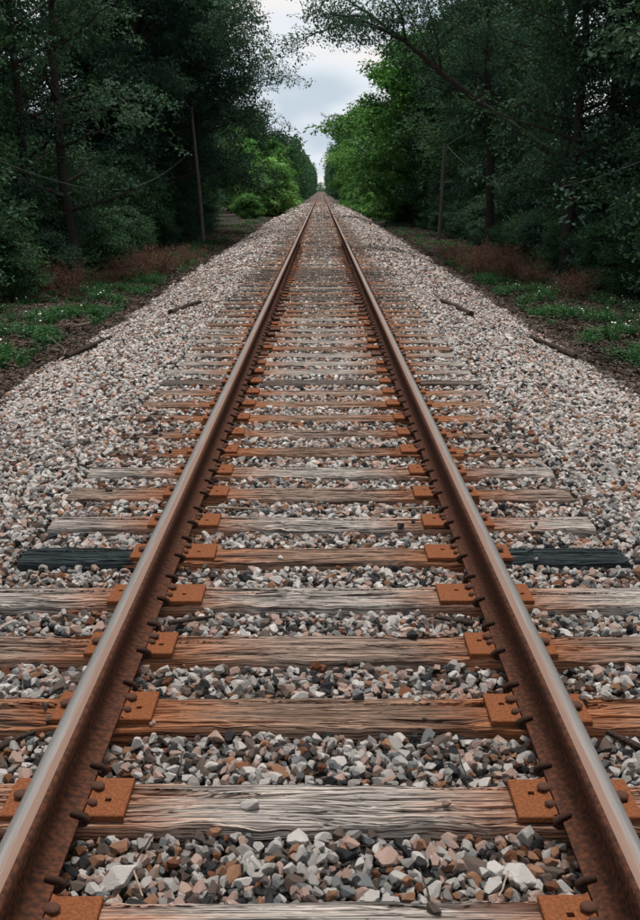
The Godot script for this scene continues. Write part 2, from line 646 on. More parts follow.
func plate_mesh(inner: float, outer: float) -> ArrayMesh:
	# x: + is towards the middle of the track; a canted slab with a shoulder on each side of the rail and square spike holes
	var g := Geo.new()
	var hz := 0.099
	var t := 0.018
	for q in [[0.074, inner, 0.055, 0.012], [-outer, -0.074, -0.03, -0.03]]:
		var x0: float = q[0]
		var x1: float = q[1]
		var b := 0.003
		var hx0: float = lerpf(x0, x1, 0.42 if q[2] > 0 else 0.3)
		var hx1 := hx0 + 0.019
		var hz0: float = q[3]
		var hz1: float = q[3] + 0.018
		var o := [Vector3(x0, t, -hz + b), Vector3(x1, t, -hz + b), Vector3(x1, t, hz - b), Vector3(x0, t, hz - b)]
		if q[2] > 0: o[1].x -= b; o[2].x -= b
		else: o[0].x += b; o[3].x += b
		var i := [Vector3(hx0, t, hz0), Vector3(hx1, t, hz0), Vector3(hx1, t, hz1), Vector3(hx0, t, hz1)]
		for k in 4:
			var l := (k + 1) % 4
			g.quad(o[k], o[l], i[l], i[k])
			g.quad(i[k], i[l], i[l] - Vector3(0, t, 0), i[k] - Vector3(0, t, 0))
		var c := [Vector3(x0, t - b, -hz), Vector3(x1, t - b, -hz), Vector3(x1, t - b, hz), Vector3(x0, t - b, hz)]
		for k in 4:
			var l := (k + 1) % 4
			g.quad(o[l], o[k], c[k], c[l])
			g.quad(c[l], c[k], c[k] - Vector3(0, t - b, 0), c[l] - Vector3(0, t - b, 0))
	g.box(Vector3(-0.0735, 0.0, -hz), Vector3(0.0735, t - 0.001, hz))
	# shoulders
	for s in [-1.0, 1.0]:
		var a: float = 0.079 * s
		var e: float = 0.092 * s
		g.quad(Vector3(a, t + 0.009, -hz + 0.004), Vector3(e, t + 0.001, -hz + 0.004), Vector3(e, t + 0.001, hz - 0.004), Vector3(a, t + 0.009, hz - 0.004))
		g.quad(Vector3(a, t + 0.009, hz - 0.004), Vector3(e, t + 0.001, hz - 0.004), Vector3(a, t + 0.0005, hz - 0.004), Vector3(a, t + 0.0005, hz - 0.004))
	return g.mesh()

func spike_mesh(r: RandomNumberGenerator) -> ArrayMesh:
	# a cut spike: square shank under a lipped, domed head; origin where the shank enters the plate
	var g := Geo.new()
	g.box(Vector3(-0.008, -0.02, -0.008), Vector3(0.008, 0.016, 0.008))
	var rings := [[0.012, 0.72], [0.017, 1.0], [0.022, 1.0], [0.028, 0.78], [0.0315, 0.4]]
	var first := g.v.size()
	for q in rings:
		for s in 12:
			var a := TAU * s / 12
			var p := Vector3(cos(a) * 0.021 * q[1] * (1.0 + 0.06 * r.randf()), q[0], sin(a) * 0.0175 * q[1])
			if p.x < 0: p.x *= 1.2
			g.point(p, Vector3(cos(a) * q[1], (q[0] - 0.018) * 70.0, sin(a) * q[1]).normalized())
	for k in rings.size() - 1:
		for s in 12:
			var a := first + k * 12 + s
			var b := first + k * 12 + (s + 1) % 12
			g.tri(a, b, b + 12); g.tri(a, b + 12, a + 12)
	for e in [0, rings.size() - 1]:
		var c := g.point(Vector3(-0.002, rings[e][0] + (0.001 if e else 0.0), 0), Vector3.UP if e else Vector3.DOWN)
		for s in 12:
			g.tri(c, first + e * 12 + s, first + e * 12 + (s + 1) % 12)
	return g.mesh()

func anchor_mesh(r: RandomNumberGenerator) -> ArrayMesh:
	# a spring clip hooked round the edge of the rail foot; + x towards the middle of the track, origin at the foot's edge, underside
	var g := Geo.new()
	var k := r.randf_range(-0.004, 0.004)
	g.tube([Vector3(-0.135, -0.014, 0), Vector3(-0.02, -0.014, 0), Vector3(0.008, -0.011, 0), Vector3(0.015 + k, -0.002, 0.002), Vector3(0.017 + k, 0.010, 0.004), Vector3(0.008, 0.0205, 0.003), Vector3(-0.012, 0.0255, 0), Vector3(-0.03 + k, 0.028, -0.003)],
		[0.008, 0.009, 0.010, 0.0115, 0.012, 0.012, 0.0105, 0.008], 8, true, 0.12, r)
	return g.mesh()

func rail_meshes() -> Array:
	# + x towards the middle of the track; y = 0 at the underside of the foot
	var h := RAIL_H
	var body := [Vector2(0.0, 0.0), Vector2(0.0755, 0.0), Vector2(0.0762, 0.009), Vector2(0.074, 0.0115), Vector2(0.035, 0.0225), Vector2(0.016, 0.031), Vector2(0.0095, 0.047), Vector2(0.0088, 0.085), Vector2(0.0105, 0.118),
		Vector2(0.017, 0.129), Vector2(0.0345, 0.136), Vector2(0.0375, 0.139), Vector2(0.0372, 0.161), Vector2(0.0350, 0.168), Vector2(0.0305, 0.1725), Vector2(0.024, 0.1748)]
	var top := [Vector2(0.024, 0.1748), Vector2(0.012, 0.1757), Vector2(0.0, h), Vector2(-0.012, 0.1757), Vector2(-0.024, 0.1748), Vector2(-0.0305, 0.1725), Vector2(-0.0345, 0.1688)]
	var rest := [Vector2(-0.0345, 0.1688), Vector2(-0.0372, 0.161), Vector2(-0.0375, 0.139), Vector2(-0.0345, 0.136), Vector2(-0.017, 0.129), Vector2(-0.0105, 0.118), Vector2(-0.0088, 0.085), Vector2(-0.0095, 0.047), Vector2(-0.016, 0.031), Vector2(-0.035, 0.0225), Vector2(-0.074, 0.0115), Vector2(-0.0762, 0.009), Vector2(-0.0755, 0.0), Vector2(0.0, 0.0)]
	var dist := distances(-4.0, 0.5, 1.03, 700.0)
	var out := []
	for lines in [[top], [body, rest]]:
		var g := Geo.new()
		for line in lines:
			var run := [0.0]
			for k in range(1, line.size()):
				run.append(run[-1] + (line[k] - line[k - 1]).length())
			var first := g.v.size()
			for d in dist:
				var wob := Vector3(0.003 * noise_b.get_noise_2d(d * 4.0, 2.0), 0.0, 0.0)
				for k in line.size():
					var a: Vector2 = line[maxi(k - 1, 0)]
					var b: Vector2 = line[mini(k + 1, line.size() - 1)]
					var nn := Vector3((b - a).y, -(b - a).x, 0).normalized()
					g.point(Vector3(line[k].x, line[k].y, -d) + wob, nn, Vector2(run[k] / 0.072, d))
			var w: int = line.size()
			for j in dist.size() - 1:
				for k in w - 1:
					var a: int = first + j * w + k
					g.tri(a, a + w, a + w + 1); g.tri(a, a + w + 1, a + 1)
		out.append(g.mesh())
	return out

func rust_material(called: String, low: Color, high: Color, rough: float, sd: int, scale := 3.0) -> StandardMaterial3D:
	var m := stuff_material(called, noise_texture(0.03, low, high, 0.5, 5, FastNoiseLite.TYPE_SIMPLEX_SMOOTH, sd), scale, rough, height_texture(0.09, 4, sd + 1), 0.12, true)
	m.metallic_specular = 0.25
	return m

func make_track() -> void:
	# wood: [texture, relief] of each kind
	var kinds := [
		["grey", Color(0.42, 0.375, 0.335), Color(0.045, 0.036, 0.031), 0.9, false],
		["brown", Color(0.31, 0.232, 0.187), Color(0.045, 0.028, 0.021), 0.9, false],
		["rusty", Color(0.27, 0.18, 0.132), Color(0.045, 0.025, 0.017), 1.05, false],
		["tarred", Color(0.27, 0.178, 0.132), Color(0.045, 0.027, 0.019), 0.95, true],
		["dark", Color(0.15, 0.125, 0.108), Color(0.022, 0.019, 0.017), 0.22, false]]
	var woods := []
	for k in kinds.size():
		var t := wood_texture(40 + k * 7, kinds[k][1], kinds[k][2], kinds[k][3], kinds[k][4])
		var m := StandardMaterial3D.new()
		m.resource_name = "%s weathered oak" % kinds[k][0]
		m.albedo_texture = t[0]
		m.roughness = 0.92
		m.metallic_specular = 0.25
		m.heightmap_enabled = true
		m.heightmap_texture = t[1]
		m.heightmap_scale = 2.2
		woods.append(m)
	var labels := [
		"grey weathered timber sleeper with rust stains beside its tie plates",
		"brown weathered timber sleeper lying under both rails",
		"rust-stained reddish timber sleeper lying under both rails",
		"brown timber sleeper with black tarred ends outside the rails",
		"dark grey old timber sleeper half sunk in the stones"]
	var r := RandomNumberGenerator.new()
	r.seed = 61
	var plates := [plate_mesh(0.19, 0.165), plate_mesh(0.205, 0.17), plate_mesh(0.18, 0.16), plate_mesh(0.235, 0.175)]
	var spikes := [spike_mesh(r), spike_mesh(r), spike_mesh(r)]
	var orange := rust_material("orange rusted plate steel", lin(0.105, 0.036, 0.016), lin(0.205, 0.068, 0.024), 0.85, 71, 4.5)
	var brown := rust_material("brown rusted spike steel", lin(0.045, 0.024, 0.018), lin(0.12, 0.05, 0.03), 0.75, 73, 12.0)
	var dark := rust_material("dark rusted clip steel", lin(0.018, 0.011, 0.008), lin(0.062, 0.028, 0.018), 0.8, 75, 12.0)
	var low := []
	for k in 5:
		low.append(timber(500 + k, 40, 8))
	var first_kinds := [0, 0, 0, 2, 1, 0, 3, 0, 1, 0, 2, 1]
	var inner_of := [0, 1, 0, 2, 2, 3, 3, 1, 1, 0]
	var rest := []
	var rest_colors := []
	for i in ties.size():
		var d: float = ties[i]
		var kind: int = first_kinds[i] if i < first_kinds.size() else [0, 1, 2, 2, 4, 0, 1, 4][r.randi() % 8]
		if i > 26:
			kind = [0, 4, 4, 1, 4, 2][r.randi() % 6]
		var at := Vector3(r.randf_range(-0.015, 0.015), -0.17, -d)
		var turn := r.randf_range(-0.008, 0.008)
		if i >= 300:
			rest.append(Transform3D(Basis(), at))
			rest_colors.append(Color.WHITE)
			continue
		var label: String = labels[kind]
		var group := "timber sleepers carrying the rails"
		if i >= 60:
			var o := part("railway_sleeper", low[r.randi() % 5], woods[kind], self, at)
			o.rotation.y = turn
			tag(o, label, "railway sleeper", group)
			continue
		var s := base("railway_sleeper", at, label, "railway sleeper", group)
		s.rotation.y = turn
		part("timber", timber(900 + i, 120, 80) if i < 12 else low[r.randi() % 5], woods[kind], s)
		for sx in [-1.0, 1.0]:
			var p := part("tie_plate", plates[inner_of[i] if i < inner_of.size() else r.randi() % 4], orange if i < 18 or r.randf() < 0.3 else brown, s, Vector3(sx * GAUGE - at.x, 0.171, r.randf_range(-0.012, 0.012)))
			# the plate is drawn with + x towards the middle of the track
			p.basis = Basis(Vector3(-sx, 0, 0), Vector3.UP, Vector3(0, 0, -sx))
			if i > 45: continue
			var spots := [[0.0905, -0.036, 0], [0.089, 0.045, 1], [-0.122, 0.01, 2]]
			if i % 3 == 1: spots[1] = [0.0885, 0.012, 1]
			if i == 5: spots.remove_at(2)
			for q in spots:
				var k := part("spike", spikes[r.randi() % 3], brown, p, Vector3(q[0], 0.0125 - (0.003 if q[2] == 1 else 0.0), q[1] * -sx))
				k.rotation.y = (0.0 if q[0] > 0 else PI) + r.randf_range(-0.25, 0.25)
				if q[2] == 1: k.scale = Vector3(0.8, 0.8, 0.8)
				else: k.scale = Vector3(1.05, 0.85, 1.1)
				if q[2] == 2: k.scale = Vector3(1.1, 0.9, 1.2)
	var st := scatter("distant_sleepers", low[1], woods[4], rest, rest_colors, self)
	tag(st, "far run of timber sleepers merging into one dark ladder", "sleepers", "", "stuff")

	# rails
	var rm := rail_meshes()
	var polished := StandardMaterial3D.new()
	polished.resource_name = "worn running surface"
	var st_img := Image.create(64, 1024, false, Image.FORMAT_RGB8)
	var rough_img := Image.create(64, 1024, false, Image.FORMAT_L8)
	var n := FastNoiseLite.new()
	n.seed = 8
	n.frequency = 1.0
	for j in 1024:
		var t := TAU * j / 1024.0
		for i in 64:
			var u := i / 63.0
			var s := n.get_noise_3d(u * 9.0, cos(t) * 0.7, sin(t) * 0.7)
			var f := n.get_noise_3d(u * 34.0, cos(t) * 2.5, sin(t) * 2.5)
			var c := Color(0.29, 0.265, 0.248) * (1.0 + 0.3 * s + 0.2 * f)
			var wear := smoothstep(0.5, 0.2, u + 0.16 * s + 0.12 * f) + 0.8 * smoothstep(0.82, 0.95, u + 0.06 * f)
			c = c.lerp(Color(0.17, 0.095, 0.065), clampf(wear, 0.0, 0.85))
			st_img.set_pixel(i, j, c.linear_to_srgb())
			rough_img.set_pixel(i, j, Color.WHITE * clampf(0.38 + 0.08 * f + 0.3 * wear, 0.0, 1.0))
	polished.albedo_texture = ImageTexture.create_from_image(st_img)
	polished.roughness_texture = ImageTexture.create_from_image(rough_img)
	polished.roughness = 1.0
	polished.metallic = 0.75
	polished.uv1_scale = Vector3(1.0, 0.19, 1.0)
	var railrust := rust_material("brown rusted rail steel", lin(0.022, 0.011, 0.008), lin(0.115, 0.038, 0.017), 0.85, 81, 2.6)
	var clips := [anchor_mesh(r), anchor_mesh(r), anchor_mesh(r)]
	for sx in [-1.0, 1.0]:
		var o := base("steel_rail", Vector3(sx * GAUGE, FOOT_Y - 0.003, 0), "long straight steel rail, polished on top, rusty brown below", "rail", "rails of the track")
		o.basis = Basis(Vector3(-sx, 0, 0), Vector3.UP, Vector3(0, 0, 1))
		part("rail_body", rm[1], railrust, o)
		part("running_surface", rm[0], polished, o)
		for i in range(0, 62):
			for e in [-1.0, 1.0]:
				if r.randf() < 0.06: continue
				var a := part("rail_anchor", clips[r.randi() % 3], dark, o, Vector3(0.0765, 0.0, -ties[i] + e * (TIE_W * 0.5 + r.randf_range(0.016, 0.03))))
				a.rotation.y = r.randf_range(-0.2, 0.2)
				a.scale = Vector3(0.95, 0.9, r.randf_range(0.72, 0.9))
		# a welded joint in the rail
		var g := Geo.new()
		g.box(Vector3(-0.078, 0.002, -0.012), Vector3(0.078, 0.0125, 0.012))
		g.box(Vector3(-0.013, 0.013, -0.012), Vector3(0.013, 0.137, 0.012))
		part("weld", g.mesh(), dark, o, Vector3(0, 0, -6.95))

# ------------------------------------------------------------------ verge: grass, dry brush, sticks

func crooked(r: RandomNumberGenerator, a: Vector3, b: Vector3, count: int, off: float) -> Array:
	var pts := []
	var drift := Vector3.ZERO
	for i in count + 1:
		var t := float(i) / count
		drift = drift * 0.6 + Vector3(r.randf_range(-off, off), r.randf_range(-off, off) * 0.5, r.randf_range(-off, off))
		pts.append(a.lerp(b, t) + drift * sin(PI * t))
	return pts

func make_verge() -> void:
	var r := RandomNumberGenerator.new()
	r.seed = 404
	# grass tufts
	var g := Geo.new()
	for k in 14:
		var a := r.randf() * TAU
		var o := Vector3(cos(a), 0, sin(a)) * r.randf_range(0.0, 0.05)
		var tip := o + Vector3(cos(a), 0, sin(a)) * r.randf_range(0.03, 0.12) + Vector3(0, r.randf_range(0.09, 0.24), 0)
		var mid := o.lerp(tip, 0.55) + Vector3(0, 0.03, 0)
		var side := Vector3(-sin(a), 0, cos(a)) * 0.006
		g.quad(o - side, mid - side, mid + side, o + side)
		g.face(mid - side, tip, mid + side)
	var tuft := g.mesh()
	# leafy ground cover
	g = Geo.new()
	for k in 12:
		var a := r.randf() * TAU
		var c := Vector3(cos(a), 0, sin(a)) * r.randf_range(0.02, 0.13) + Vector3(0, r.randf_range(0.02, 0.17), 0)
		var out := Vector3(cos(a), r.randf_range(-0.3, 0.5), sin(a)).normalized() * r.randf_range(0.03, 0.055)
		var side := out.cross(Vector3.UP).normalized() * out.length() * 0.45
		g.face(c - out * 0.4, c - side + Vector3(0, 0.01, 0), c + out)
		g.face(c - out * 0.4, c + out, c + side + Vector3(0, 0.01, 0))
	var weed := g.mesh()
	var green := StandardMaterial3D.new()
	green.resource_name = "grass and weed leaves"
	green.vertex_color_use_as_albedo = true
	green.roughness = 0.6
	green.metallic_specular = 0.3
	green.backlight_enabled = true
	green.backlight = lin(0.4, 0.45, 0.25)
	var places := [[], []]
	var colors := [[], []]
	var flowers := []
	var fcolors := []
	for sx in [-1.0, 1.0]:
		for k in 42000:
			var d := 10.0 + 75.0 * pow(r.randf(), 1.5)
			var x := r.randf_range(3.9, 8.5)
			if x > 0.33 * d + 2.0: continue
			var p := noise_a.get_noise_2d(x * 14.0, d * 9.0 + 70.0)
			var strip_edge := 3.95 + 0.25 * noise_b.get_noise_2d(d * 8.0, 30.0)
			if x < strip_edge and r.randf() < 0.9: continue
			if p + r.randf_range(-0.25, 0.25) < (0.08 if x < 5.2 else 0.2) + 0.3 * smoothstep(26.0, 45.0, d): continue
			var y := ground_y(x, d) - 0.01
			var s := r.randf_range(0.6, 1.25)
			var c := Color(0.014, 0.055, 0.02).lerp(Color(0.04, 0.12, 0.035), clampf(0.5 + p + r.randf_range(-0.3, 0.3), 0.0, 1.0))
			var kind := 0 if r.randf() < 0.42 else 1
			places[kind].append(Transform3D(Basis.from_euler(Vector3(0, r.randf() * TAU, 0)).scaled(Vector3(s, s * r.randf_range(0.6, 1.1), s)), Vector3(sx * x, y, -d)))
			colors[kind].append(c)
			if d < 25.0 and x > 4.3 and x < 6.4 and p > -0.05 and r.randf() < 0.16:
				flowers.append(Transform3D(Basis.from_euler(Vector3(r.randf_range(-0.4, 0.4), r.randf() * TAU, r.randf_range(-0.4, 0.4))).scaled(Vector3.ONE * r.randf_range(0.45, 0.9)), Vector3(sx * x, y + r.randf_range(0.06, 0.2), -d)))
				fcolors.append(Color(0.75, 0.74, 0.66))
	tag(scatter("grass", tuft, green, places[0], colors[0], self), "short green grass along both edges of the ballast", "grass", "", "stuff")
	tag(scatter("ground_weeds", weed, green, places[1], colors[1], self), "low green leafy weeds in the damp verge", "weeds", "", "stuff")
	g = Geo.new()
	for k in 6:
		var a := TAU * k / 6
		var o := Vector3(cos(a), 0.15, sin(a)) * 0.024
		var side := Vector3(-sin(a), 0, cos(a)) * 0.009
		g.quad(Vector3.ZERO, o * 0.7 - side, o, o * 0.7 + side)
	g.tube([Vector3(0, 0, 0), Vector3(0.004, -0.16, 0.004)], [0.0025, 0.003], 3, false)
	var petal := StandardMaterial3D.new()
	petal.resource_name = "white petals"
	petal.vertex_color_use_as_albedo = true
	petal.roughness = 0.7
	tag(scatter("wildflowers", g.mesh(), petal, flowers, fcolors, self), "tiny white wildflowers dotted through the verge grass", "wildflowers", "", "stuff")

	# fallen leaves and chips of bark on the soil
	g = Geo.new()
	for k in 10:
		var c := Vector3(r.randf_range(-0.14, 0.14), r.randf_range(0.0, 0.03), r.randf_range(-0.14, 0.14))
		var a := r.randf() * TAU
		var out := Vector3(cos(a), r.randf_range(-0.3, 0.5), sin(a)) * r.randf_range(0.02, 0.05)
		var side := out.cross(Vector3.UP).normalized() * r.randf_range(0.006, 0.02)
		g.face(c - out, c - side + Vector3(0, 0.008, 0), c + out)
		g.face(c - out, c + out, c + side + Vector3(0, 0.008, 0))
	var dead := StandardMaterial3D.new()
	dead.resource_name = "dead leaves"
	dead.vertex_color_use_as_albedo = true
	dead.roughness = 0.9
	var lp := []
	var lc := []
	for k in 26000:
		var sx := -1.0 if k % 2 == 0 else 1.0
		var d := 8.0 + 60.0 * pow(r.randf(), 1.6)
		var x := edge_of_ballast(d) - 0.15 + 5.0 * pow(r.randf(), 1.8)
		if x > 0.33 * d + 2.0: continue
		lp.append(Transform3D(Basis.from_euler(Vector3(0, r.randf() * TAU, 0)).scaled(Vector3.ONE * r.randf_range(0.6, 1.5)), Vector3(sx * x, maxf(ground_y(x, d), ballast_y(x, d) - 0.03 - 0.25 * smoothstep(3.5, 4.0, x)) + 0.005, -d)))
		lc.append(Color(0.03, 0.02, 0.013).lerp(Color(0.12, 0.075, 0.05), pow(r.randf(), 2.0)))
	tag(scatter("leaf_litter", g.mesh(), dead, lp, lc, self), "brown fallen leaves strewn over the bare soil strips", "leaf litter", "", "stuff")

	# dry brown brush
	var twig_mat := stuff_material("dry reddish stems", noise_texture(0.05, lin(0.06, 0.032, 0.022), lin(0.22, 0.115, 0.075), 0.5, 3, FastNoiseLite.TYPE_SIMPLEX_SMOOTH, 31), 2.0, 0.9)
	var bark := stuff_material("dead wood", noise_texture(0.04, lin(0.018, 0.013, 0.010), lin(0.07, 0.048, 0.035), 0.5, 4, FastNoiseLite.TYPE_SIMPLEX_SMOOTH, 33), 3.0, 0.95, height_texture(0.08, 4, 34), 0.5)
	var pale := stuff_material("bleached dead wood", noise_texture(0.04, lin(0.13, 0.095, 0.07), lin(0.36, 0.29, 0.23), 0.5, 4, FastNoiseLite.TYPE_SIMPLEX_SMOOTH, 35), 3.0, 0.9)
	var bushes := []
	for k in 3:
		var s := Geo.new()
		var dry := Geo.new()
		for q in 46:
			var a := r.randf() * TAU
			var o := Vector3(cos(a), 0, sin(a)) * r.randf_range(0.02, 0.22)
			var tip := o + Vector3(cos(a), 0, sin(a)) * r.randf_range(0.15, 0.6) + Vector3(0, r.randf_range(0.4, 1.0), 0)
			var pts := crooked(r, o, tip, 4, 0.05)
			s.tube(pts, [0.007, 0.006, 0.005, 0.004, 0.0025], 3, false)
			for e in 7:
				var f: Vector3 = pts[2].lerp(pts[4], r.randf())
				var out := f + Vector3(r.randf_range(-0.17, 0.17), r.randf_range(0.04, 0.24), r.randf_range(-0.17, 0.17))
				s.tube([f, f.lerp(out, 0.5) + Vector3(0, 0.015, 0), out], [0.003, 0.0025, 0.0015], 3, false)
				for l in 4:
					var c := f.lerp(out, r.randf_range(0.4, 1.05))
					var u := Vector3(r.randf_range(-1, 1), r.randf_range(-1, 1), r.randf_range(-1, 1)).normalized() * r.randf_range(0.015, 0.03)
					var v := u.cross(Vector3(r.randf(), r.randf(), r.randf())).normalized() * 0.009
					dry.quad(c - u, c - v, c + u, c + v)
		bushes.append([s.mesh(), dry.mesh()])
	var spots := [[55, 296, 1.0], [72, 300, 0.9], [108, 288, 0.8], [120, 281, 0.95], [135, 282, 1.15], [146, 277, 1.2], [156, 276, 1.25], [167, 272, 1.15], [178, 268, 1.1], [190, 262, 1.0]]
	for q in spots:
		for sx in [-1.0, 1.0]:
			var at := on_level(320.0 + sx * (320.0 - q[0]), q[1], -0.5)
			at.y = ground_y(at.x, -at.z) - 0.02
			var o := base("dry_shrub", at, "dry reddish brown shrub of thin bare stems on the verge", "dry shrub", "dry brown shrubs between grass and wood")
			var b: Array = bushes[r.randi() % 3]
			part("stems", b[0], twig_mat, o)
			part("dry_leaves", b[1], twig_mat, o)
			o.rotation.y = r.randf() * TAU
			o.scale = Vector3(1, r.randf_range(0.6, 1.0), 1) * q[2] * r.randf_range(0.68, 0.92)

	# sticks and logs: pixel ends in the left half of the photograph, level, thickness
	var sticks := [
		["log", [170, 322], [200, 311], -0.17, 0.042, bark, "short dark log lying on the ballast slope", true],
		["log", [66, 356], [111, 347], -0.36, 0.045, bark, "long dark dead branch lying at the foot of the ballast", true],
		["log", [10, 372], [64, 356], -0.44, 0.03, bark, "thin dark dead branch on the bare soil below the ballast", true],
		["stick", [58, 360], [74, 344], -0.38, 0.014, pale, "pale bleached twiggy branch across the foot of the ballast", true],
		["stick", [100, 299], [122, 291], -0.42, 0.03, bark, "dead branch among the dry shrubs", true],
		["stick", [95, 291], [130, 287], -0.35, 0.022, bark, "crooked fallen branch in front of the dry shrubs", true],
		["stick", [168, 625], [214, 618], -0.02, 0.011, bark, "stubby dark stick between two sleepers beside the rail", false],
		["stick", [207, 508], [262, 510], -0.01, 0.007, pale, "thin pale stick lying between two sleepers", false],
		["stick", [-6, 752], [36, 733], -0.03, 0.013, bark, "dark stick on the stones outside the rail", false],
		["stick", [133, 872], [142, 897], -0.005, 0.0035, pale, "short thin twig among the stones between nearest sleepers", false],
		["stick", [172, 790], [182, 752], -0.005, 0.0028, bark, "thin bent twig on the stones beside a sleeper", false],
		["stick", [210, 905], [222, 868], -0.005, 0.0026, bark, "fine dark twig standing among the stones", false],
		["stick", [135, 862], [155, 832], 0.0, 0.003, bark, "dark twig leaning against a sleeper edge", false]]
	for q in sticks:
		for sx in [-1.0, 1.0]:
			var a := on_level(320.0 + sx * (320.0 - q[1][0]), q[1][1], q[3])
			var b := on_level(320.0 + sx * (320.0 - q[2][0]), q[2][1], q[3])
			for k in 2:
				var p: Vector3 = a if k == 0 else b
				var y: float = maxf(ballast_y(p.x, -p.z) + 0.004, ground_y(p.x, -p.z)) if absf(p.x) > 1.5 else q[3]
				if k == 0: a.y = y + q[4] * 0.7
				else: b.y = y + q[4] * 0.7
			var mid := (a + b) * 0.5
			var o := base("fallen_log" if q[0] == "log" else "fallen_stick", Vector3(mid.x, mid.y, mid.z), q[6], "log" if q[0] == "log" else "stick", "dead wood lying beside the track")
			var s := Geo.new()
			var pts := crooked(r, a - mid, b - mid, 7, (b - a).length() * 0.018)
			var rad := []
			for k in 8:
				rad.append(q[4] * (1.0 - 0.05 * k) * r.randf_range(0.9, 1.08))
			s.tube(pts, rad, 9, true, 0.08, r)
			part("stem", s.mesh(), q[5], o)
			if q[7]:
				var tw := Geo.new()
				var many := 8 if q[4] < 0.035 else 3
				for k in many:
					var f: Vector3 = pts[2 + r.randi() % 5]
					var e := f + Vector3(r.randf_range(-0.35, 0.35), r.randf_range(0.02, 0.28), r.randf_range(-0.3, 0.3))
					tw.tube(crooked(r, f, e, 3, 0.03), [0.008, 0.007, 0.005, 0.003], 4, false)
				part("twigs", tw.mesh(), q[5], o)
	# loose brushwood on the soil strip
	for k in 26:
		for sx in [-1.0, 1.0]:
			var d := r.randf_range(12.5, 34.0)
			var x: float = sx * r.randf_range(3.75, 4.7)
			var at := Vector3(x, ground_y(x, d) + 0.03, -d)
			var o := base("dead_twig", at, "small dead twig lying on the bare soil strip", "twig", "twigs along the soil strip")
			var s := Geo.new()
			var a: float = r.randf_range(-0.5, 0.5) + 0.9 * sx
			var e := Vector3(sin(a), 0.03, cos(a)) * r.randf_range(0.2, 0.6)
			s.tube(crooked(r, -e, e, 5, 0.05), [0.012, 0.012, 0.01, 0.009, 0.007, 0.004], 4, false)
			part("stem", s.mesh(), bark if r.randf() < 0.8 else pale, o)

# ------------------------------------------------------------------ poles and cable

func make_poles() -> void:
	var r := RandomNumberGenerator.new()
	r.seed = 12
	var wood := stuff_material("weathered grey pole", noise_texture(0.03, lin(0.07, 0.06, 0.052), lin(0.19, 0.165, 0.145), 0.5, 5, FastNoiseLite.TYPE_SIMPLEX_SMOOTH, 51), 1.2, 0.9, height_texture(0.05, 4, 52), 0.6)
	var black := StandardMaterial3D.new()
	black.resource_name = "old cable sheath"
	black.albedo_color = lin(0.014, 0.015, 0.014)
	black.roughness = 0.6
	for sx in [-1.0, 1.0]:
		var foot := on_level(320.0 + sx * 117.0, 243.0, -0.5)
		var d := -foot.z
		var top := at_distance(320.0 + sx * (129.0 if sx < 0 else 124.0), 107.0 if sx < 0 else 143.0, d)
		var o := base("utility_pole", foot, ("tall leaning weathered grey pole at the edge of the wood" if sx < 0 else "shorter leaning grey pole at the edge of the wood"), "pole", "old poles beside the track")
		var g := Geo.new()
		var pts := []
		var rad := []
		for k in 9:
			var t := k / 8.0
			pts.append(Vector3(0, -0.3, 0).lerp(top - foot, t) + Vector3(0.02 * sin(t * 5.0), 0, 0))
			rad.append(lerpf(0.085, 0.06, t))
		g.tube(pts, rad, 14, true, 0.02, r)
		part("post", g.mesh(), wood, o)
		g = Geo.new()
		g.tube([top - foot + Vector3(0, -0.15, 0), top - foot + Vector3(sx * 0.5, 0.16, 0.1), top - foot + Vector3(sx * 1.0, 0.42, 0.15)], [0.02, 0.018, 0.014], 5)
		part("bracket_rod", g.mesh(), black, o)
		# the next pole towards the camera, just outside the picture
		var o2 := base("utility_pole", Vector3(sx * 5.2, -0.5, -5.0), "weathered grey wooden pole holding the near end of the cable", "pole", "old poles beside the track")
		g = Geo.new()
		g.tube([Vector3(0, -0.3, 0), Vector3(0, 2.5, 0), Vector3(0, 5.4, 0)], [0.15, 0.13, 0.105], 14, true, 0.02, r)
		part("post", g.mesh(), wood, o2)
		# slack cable
		var a := at_distance(320.0 + sx * 126.0, 146.0, d)
		var b := Vector3(sx * 5.2, CAM_H + 2.3, -5.0)
		var low := at_distance(320.0 + sx * 195.0, 190.0, 26.5)
		var cab := []
		var cr := []
		for k in 41:
			var t := k / 40.0
			var p := a.lerp(b, t)
			var sag: float = (lerpf(a.y, b.y, 0.46) - low.y) / (4.0 * 0.46 * 0.54)
			p.y -= 4.0 * sag * t * (1.0 - t)
			p.x += sx * 0.15 * sin(t * 7.0)
			cab.append(p - a)
			cr.append(0.009)
		g = Geo.new()
		g.tube(cab, cr, 6)
		var c := part("slack_cable", g.mesh(), black, self, a)
		tag(c, "slack dark cable sagging from the leaning pole through the trees", "cable", "cables hung from the poles")

# ------------------------------------------------------------------ woods

var sprays: Array = []
var leaf_mats: Array = []
var bark_mat: StandardMaterial3D

